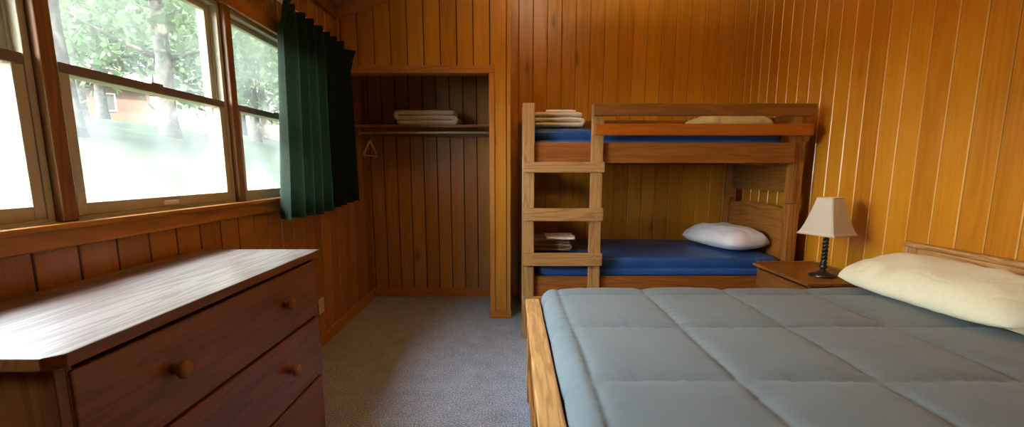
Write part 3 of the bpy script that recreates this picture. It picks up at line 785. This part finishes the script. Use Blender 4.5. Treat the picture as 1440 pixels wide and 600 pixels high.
und = mb.grid(lambda u, v: (lambda p, q: (q[0] + (.012 if q[0] < .30 else 0), q[1] + (.012 if v < .12 else (-.012 if v > .88 else 0)), min(p[2] - .006, q[2] - .006)))(cf(u, v), cf(u, v, 0)), nu, nv)
for i in range(nu):
    mb.bm.faces.new((top[i][0], top[i + 1][0], und[i + 1][0], und[i][0])); mb.bm.faces.new((top[i][nv], top[i + 1][nv], und[i + 1][nv], und[i][nv]))
for j in range(nv):
    mb.bm.faces.new((top[0][j], top[0][j + 1], und[0][j + 1], und[0][j])); mb.bm.faces.new((top[nu][j], top[nu][j + 1], und[nu][j + 1], und[nu][j]))
cm = thing('comforter', 'grey blue quilted comforter spread over the large bed', 'comforter', (1.15, 1.67, .40))
mb.build('quilted_cover', 'comforter', cm, smooth=True)

pillow('bed_pillow', 'sheet_cream', 'long cream pillow along the headboard of the large bed', (1.972, 2.025, .643), .89, .40, .155, math.radians(-87), roll=math.radians(13), seed=21, wr=.75, hem=1)

# ------------------------------------------------------------------ outside
def ground_z(x):
    pts = [(-60, 6.5), (-27, 4.1), (-14, 2.95), (-9.3, 2.2), (-4, .80), (-1.5, .12), (6, -.1), (30, -.1)]
    for (a, za), (b_, zb) in zip(pts, pts[1:]):
        if a <= x <= b_:
            return za + (zb - za) * (x - a) / (b_ - a)
    return pts[0][1] if x < -60 else -.1
def gz(x, y):
    k = min(1, max(0, (y + 1) / 6)); k = k * k * (3 - 2 * k)
    return ground_z(x) * k - .1 * (1 - k) + (.12 * nz(x * .25, y * .25) + .04 * nz(x, y)) * min(1, max(0, (-x - 1.6) / 3))
mb = MB()
mb.grid(lambda u, v: (lambda x, y: (x, y, gz(x, y)))(-1.52 - 58 * u ** 1.7, -30 + 100 * v), 110, 140)
tag(mb.build('lawn', 'lawn', smooth=True), 'sunlit sloping lawn outside the windows', 'lawn', kind='structure')

def tree(name, label, x, y, height, rad, crown_r, nleaf, seed, low, group, lean=(0, 0), leaf=.16):
    rnd = random.Random(seed); z0 = gz(x, y) - .15
    t = thing(name, label, 'tree', (x, y, z0), group)
    n_ = 14; pts = [(x + lean[0] * (k / n_) ** 1.3 + .06 * nz(k * .5, seed), y + lean[1] * (k / n_) + .06 * nz(k * .5, seed + 9), z0 + height * k / n_) for k in range(n_ + 1)]
    rr = [rad * (1.35 if k == 0 else 1) * (1 - .8 * k / n_) for k in range(n_ + 1)]
    mb = MB(); mb.tube(pts, rr, 14)
    tips = []
    for k in range(13):
        i = rnd.randint(int(n_ * low), n_ - 1); p = Vector(pts[i]); a = rnd.uniform(0, 2 * PI)
        Lb = crown_r * rnd.uniform(.55, 1.0) * (1.1 - .5 * i / n_)
        q = [p + Vector((math.cos(a), math.sin(a), .35)) * Lb * f + Vector((0, 0, .18 * Lb * f * f)) for f in (0, .35, .7, 1)]
        mb.tube(q, [rr[i] * .45, rr[i] * .3, rr[i] * .18, .01], 8); tips += [q[1], q[2], q[3], q[3]]
    tips += [Vector(pts[-1]), Vector(pts[-2])]
    mb.build('trunk', 'bark', t, smooth=True)
    lf = MB()
    for k in range(nleaf):
        c0 = rnd.choice(tips); s = crown_r * .30
        c_ = c0 + Vector((rnd.gauss(0, s), rnd.gauss(0, s), rnd.gauss(0, s * .55)))
        n1 = Vector((rnd.gauss(0, 1), rnd.gauss(0, 1), rnd.gauss(.6, 1))).normalized(); a1 = n1.orthogonal().normalized(); b1 = n1.cross(a1)
        an = rnd.uniform(0, 6.3); u_ = (a1 * math.cos(an) + b1 * math.sin(an)) * leaf * rnd.uniform(.6, 1.2); w_ = n1.cross(u_) * .55
        lf.bm.faces.new([lf.bm.verts.new(c_ + d_) for d_ in (-u_, w_ * .8 - u_ * .1, u_, -w_ * .8 - u_ * .1)])
    tag(lf.build('foliage', 'leaf', t), kind='stuff')
tree('leafy_tree', 'nearest thick tree trunk seen through the left part of the middle window', -8.35, 8.75, 9.0, .24, 2.9, 3600, 1, .30, None, (-.5, .1))
tree('leafy_tree', 'tree with straight grey trunk standing mid view through the middle window', -9.35, 12.75, 10.0, .22, 3.2, 4200, 2, .22, None, (.1, 0))
tree('added_dapple_tree', 'added unseen tree by the house corner, dappling the lawn', -3.1, 9.6, 10.5, .25, 3.6, 2600, 3, .55, None, (-.6, 0), leaf=.22)  # out of view, added to break up the sun on the lawn
tree('added_dapple_tree', 'added unseen tree beyond the house, its crown dappling the lawn', -3.6, 15.5, 11.0, .25, 3.8, 2600, 4, .55, None, (-.4, 0), leaf=.22)  # second unseen crown, added for the same dappled sun
k_ = 0
for x, y, h_ in ((-17, 19.5, 11), (-15, 26, 12), (-21, 23, 12), (-13, 24.5, 10), (-11, 20, 9), (-24, 17, 12), (-20, 11, 11), (-14, 32, 13), (-28, 26, 13), (-9, 30, 11)):
    tree('background_tree', 'pale green background tree beyond the lawn', x, y, h_, .20, 3.4, 2600, 20 + k_, .15, 'background trees beyond the lawn', leaf=.24); k_ += 1

cb = thing('cabin', 'reddish brown cabin on the slope seen through the middle window', 'cabin', (-27.6, 30.5, gz(-27.6, 30.5) - .3))
cz = gz(-27.6, 30.5) - .3
rot = Matrix.Translation((-27.6, 30.5, cz)) @ Matrix.Rotation(math.radians(35), 4, 'Z')
MB().box(-3.2, 3.2, -2.2, 2.2, 0, 2.9, mat=rot).build('wall_shell', 'cabin', cb)
rf = MB()
for sgn in (-1, 1):
    A = [Vector((-3.6, sgn * 2.7, 2.7)), Vector((3.6, sgn * 2.7, 2.7)), Vector((3.6, 0, 4.0)), Vector((-3.6, 0, 4.0))]
    vs = [rf.bm.verts.new(rot @ p) for p in A] + [rf.bm.verts.new(rot @ (p + Vector((0, 0, .15)))) for p in A]
    for q in ((0, 1, 2, 3), (4, 5, 6, 7), (0, 1, 5, 4), (1, 2, 6, 5), (2, 3, 7, 6), (3, 0, 4, 7)): rf.bm.faces.new([vs[k] for k in q])
rf.build('roof', 'roofing', cb)
for xx in (-1.8, 1.2):
    wf = MB().box(xx - .5, xx + .5, -2.26, -2.19, 1.0, 2.1, mat=rot).build('window', 'white', cb)
    MB().box(xx - .42, xx + .42, -2.275, -2.261, 1.08, 2.02, mat=rot).build('pane', 'slot', wf)

# ------------------------------------------------------------------ light
W = bpy.data.worlds.new('sky'); S.world = W; W.use_nodes = True
nt = W.node_tree; nt.nodes.clear(); L = nt.links.new
tc = N(nt, 'ShaderNodeTexCoord'); sp = N(nt, 'ShaderNodeSeparateXYZ'); L(tc.outputs['Generated'], sp.inputs[0])
FILL_L = 200.0
SKY_LOW, SKY_HIGH, SKY_OPEN, SUN = 0.9, 62.0, 24.0, 24.0
def smooth(v, a, b_):
    m = N(nt, 'ShaderNodeMapRange', _interpolation_type='SMOOTHSTEP'); L(v, m.inputs[0]); m.inputs[1].default_value = a; m.inputs[2].default_value = b_
    return m.outputs[0]
hx_, hy_ = sp.outputs[0], sp.outputs[1]
hl = math_node(nt, 'SQRT', math_node(nt, 'ADD', math_node(nt, 'MULTIPLY', hx_, hx_), math_node(nt, 'ADD', math_node(nt, 'MULTIPLY', hy_, hy_), 1e-4)))
OPEN = math.radians(-22)                                               # the open, bright quarter of the overcast sky
dt = math_node(nt, 'DIVIDE', math_node(nt, 'ADD', math_node(nt, 'MULTIPLY', hx_, -math.cos(OPEN)), math_node(nt, 'MULTIPLY', hy_, math.sin(OPEN))), hl)
up = math_node(nt, 'MULTIPLY', math_node(nt, 'MULTIPLY', smooth(dt, .15, .55), smooth(sp.outputs[2], .30, .62)), math_node(nt, 'MULTIPLY_ADD', smooth(sp.outputs[2], .74, .93), -.92, 1.0))
op = math_node(nt, 'MULTIPLY', smooth(dt, .52, .80), math_node(nt, 'SUBTRACT', 1.0, smooth(sp.outputs[2], .25, .60)))
val = math_node(nt, 'ADD', math_node(nt, 'MULTIPLY_ADD', up, SKY_HIGH - SKY_LOW, SKY_LOW), math_node(nt, 'MULTIPLY', op, SKY_OPEN))
colr = mixc(nt, up, (.97, 1.0, .99), (.76, .89, 1.0))
bg = N(nt, 'ShaderNodeBackground'); L(colr, bg.inputs[0]); L(val, bg.inputs[1])
wo = N(nt, 'ShaderNodeOutputWorld'); L(bg.outputs[0], wo.inputs[0])
W.cycles.sampling_method = 'MANUAL'; W.cycles.sample_map_resolution = 512

sl = bpy.data.lights.new('sun', 'SUN'); sl.energy = SUN; sl.angle = math.radians(1.0); sl.color = (1, .95, .84)
so2 = bpy.data.objects.new('sun', sl); COL.objects.link(so2)
so2.rotation_euler = Vector((-.55, .16, -.82)).to_track_quat('-Z', 'Y').to_euler()
def portal(loc, direction, sx, sy):
    a = bpy.data.lights.new('sky_portal', 'AREA'); a.shape = 'RECTANGLE'; a.size = sx; a.size_y = sy
    a.cycles.is_portal = True
    o = bpy.data.objects.new('sky_portal', a); COL.objects.link(o); o.location = loc
    o.rotation_euler = Vector(direction).to_track_quat('-Z', 'Y').to_euler()
portal((XL - .13, 1.855, 1.56), (1, 0, 0), .98, 2.72)

# added fill light, unseen above the frame, to brighten walls and closet
CLX, CLY = .50, 2.45; CLZ = ceil_z(CLX)
cl = thing('added_fill_light', 'added fill uplight, a brass bowl unseen above the room', 'added fill light', (CLX, CLY, BZ := CLZ - .62))
m, nt2 = new_mat('fill_glow'); e = N(nt2, 'ShaderNodeEmission', Strength=FILL_L); e.inputs[0].default_value = (1, .96, .86, 1)
oo = N(nt2, 'ShaderNodeOutputMaterial'); nt2.links.new(e.outputs[0], oo.inputs[0]); M['glow'] = m
MB().lathe([(0, -.012), (.10, -.012), (.19, -.010), (.192, -.006), (0, -.006)], (CLX, CLY, BZ), 'z', 40).build('fill_emitter', 'glow', cl, smooth=False)
MB().lathe([(0, -.130), (.05, -.128), (.12, -.110), (.18, -.065), (.212, -.005), (.216, 0), (.206, 0), (.198, -.012), (.17, -.060), (.11, -.098), (0, -.112)], (CLX, CLY, BZ), 'z', 44).build('bowl', 'brass', cl, smooth=True)
hn = MB()
for k in range(3):
    a = k * 2 * PI / 3; hn.tube([(CLX + .208 * math.cos(a), CLY + .208 * math.sin(a), BZ - .006), (CLX + .02 * math.cos(a), CLY + .02 * math.sin(a), BZ + .30)], .003, 8)
hn.tube([(CLX, CLY, BZ + .295), (CLX, CLY, CLZ + .01)], .006, 10).lathe([(0, -.05), (.05, -.045), (.055, -.02), (.055, .03), (0, .031)], (CLX, CLY, CLZ), 'z', 28)
hn.build('hanger_rod', 'brass', cl, smooth=True)

# ------------------------------------------------------------------ camera
cam = bpy.data.cameras.new('camera'); co = bpy.data.objects.new('camera', cam); COL.objects.link(co)
co.location = (0, 0, 1.25); co.rotation_euler = (PI / 2 - math.atan(98 / 640), 0, 0)
cam.sensor_fit = 'HORIZONTAL'; cam.sensor_width = 36; cam.lens = 16.0; cam.shift_y = 37 / 1440; cam.clip_start = .02; cam.clip_end = 300
S.camera = co
S.view_settings.view_transform = 'Standard'; S.view_settings.look = 'None'; S.view_settings.gamma = 1; S.view_settings.use_curve_mapping = False
S.view_settings.exposure = 0.3
S.cycles.use_denoising = True
S.cycles.max_bounces = 10; S.cycles.diffuse_bounces = 6; S.cycles.transparent_max_bounces = 16
S.cycles.sample_clamp_indirect = 6.0
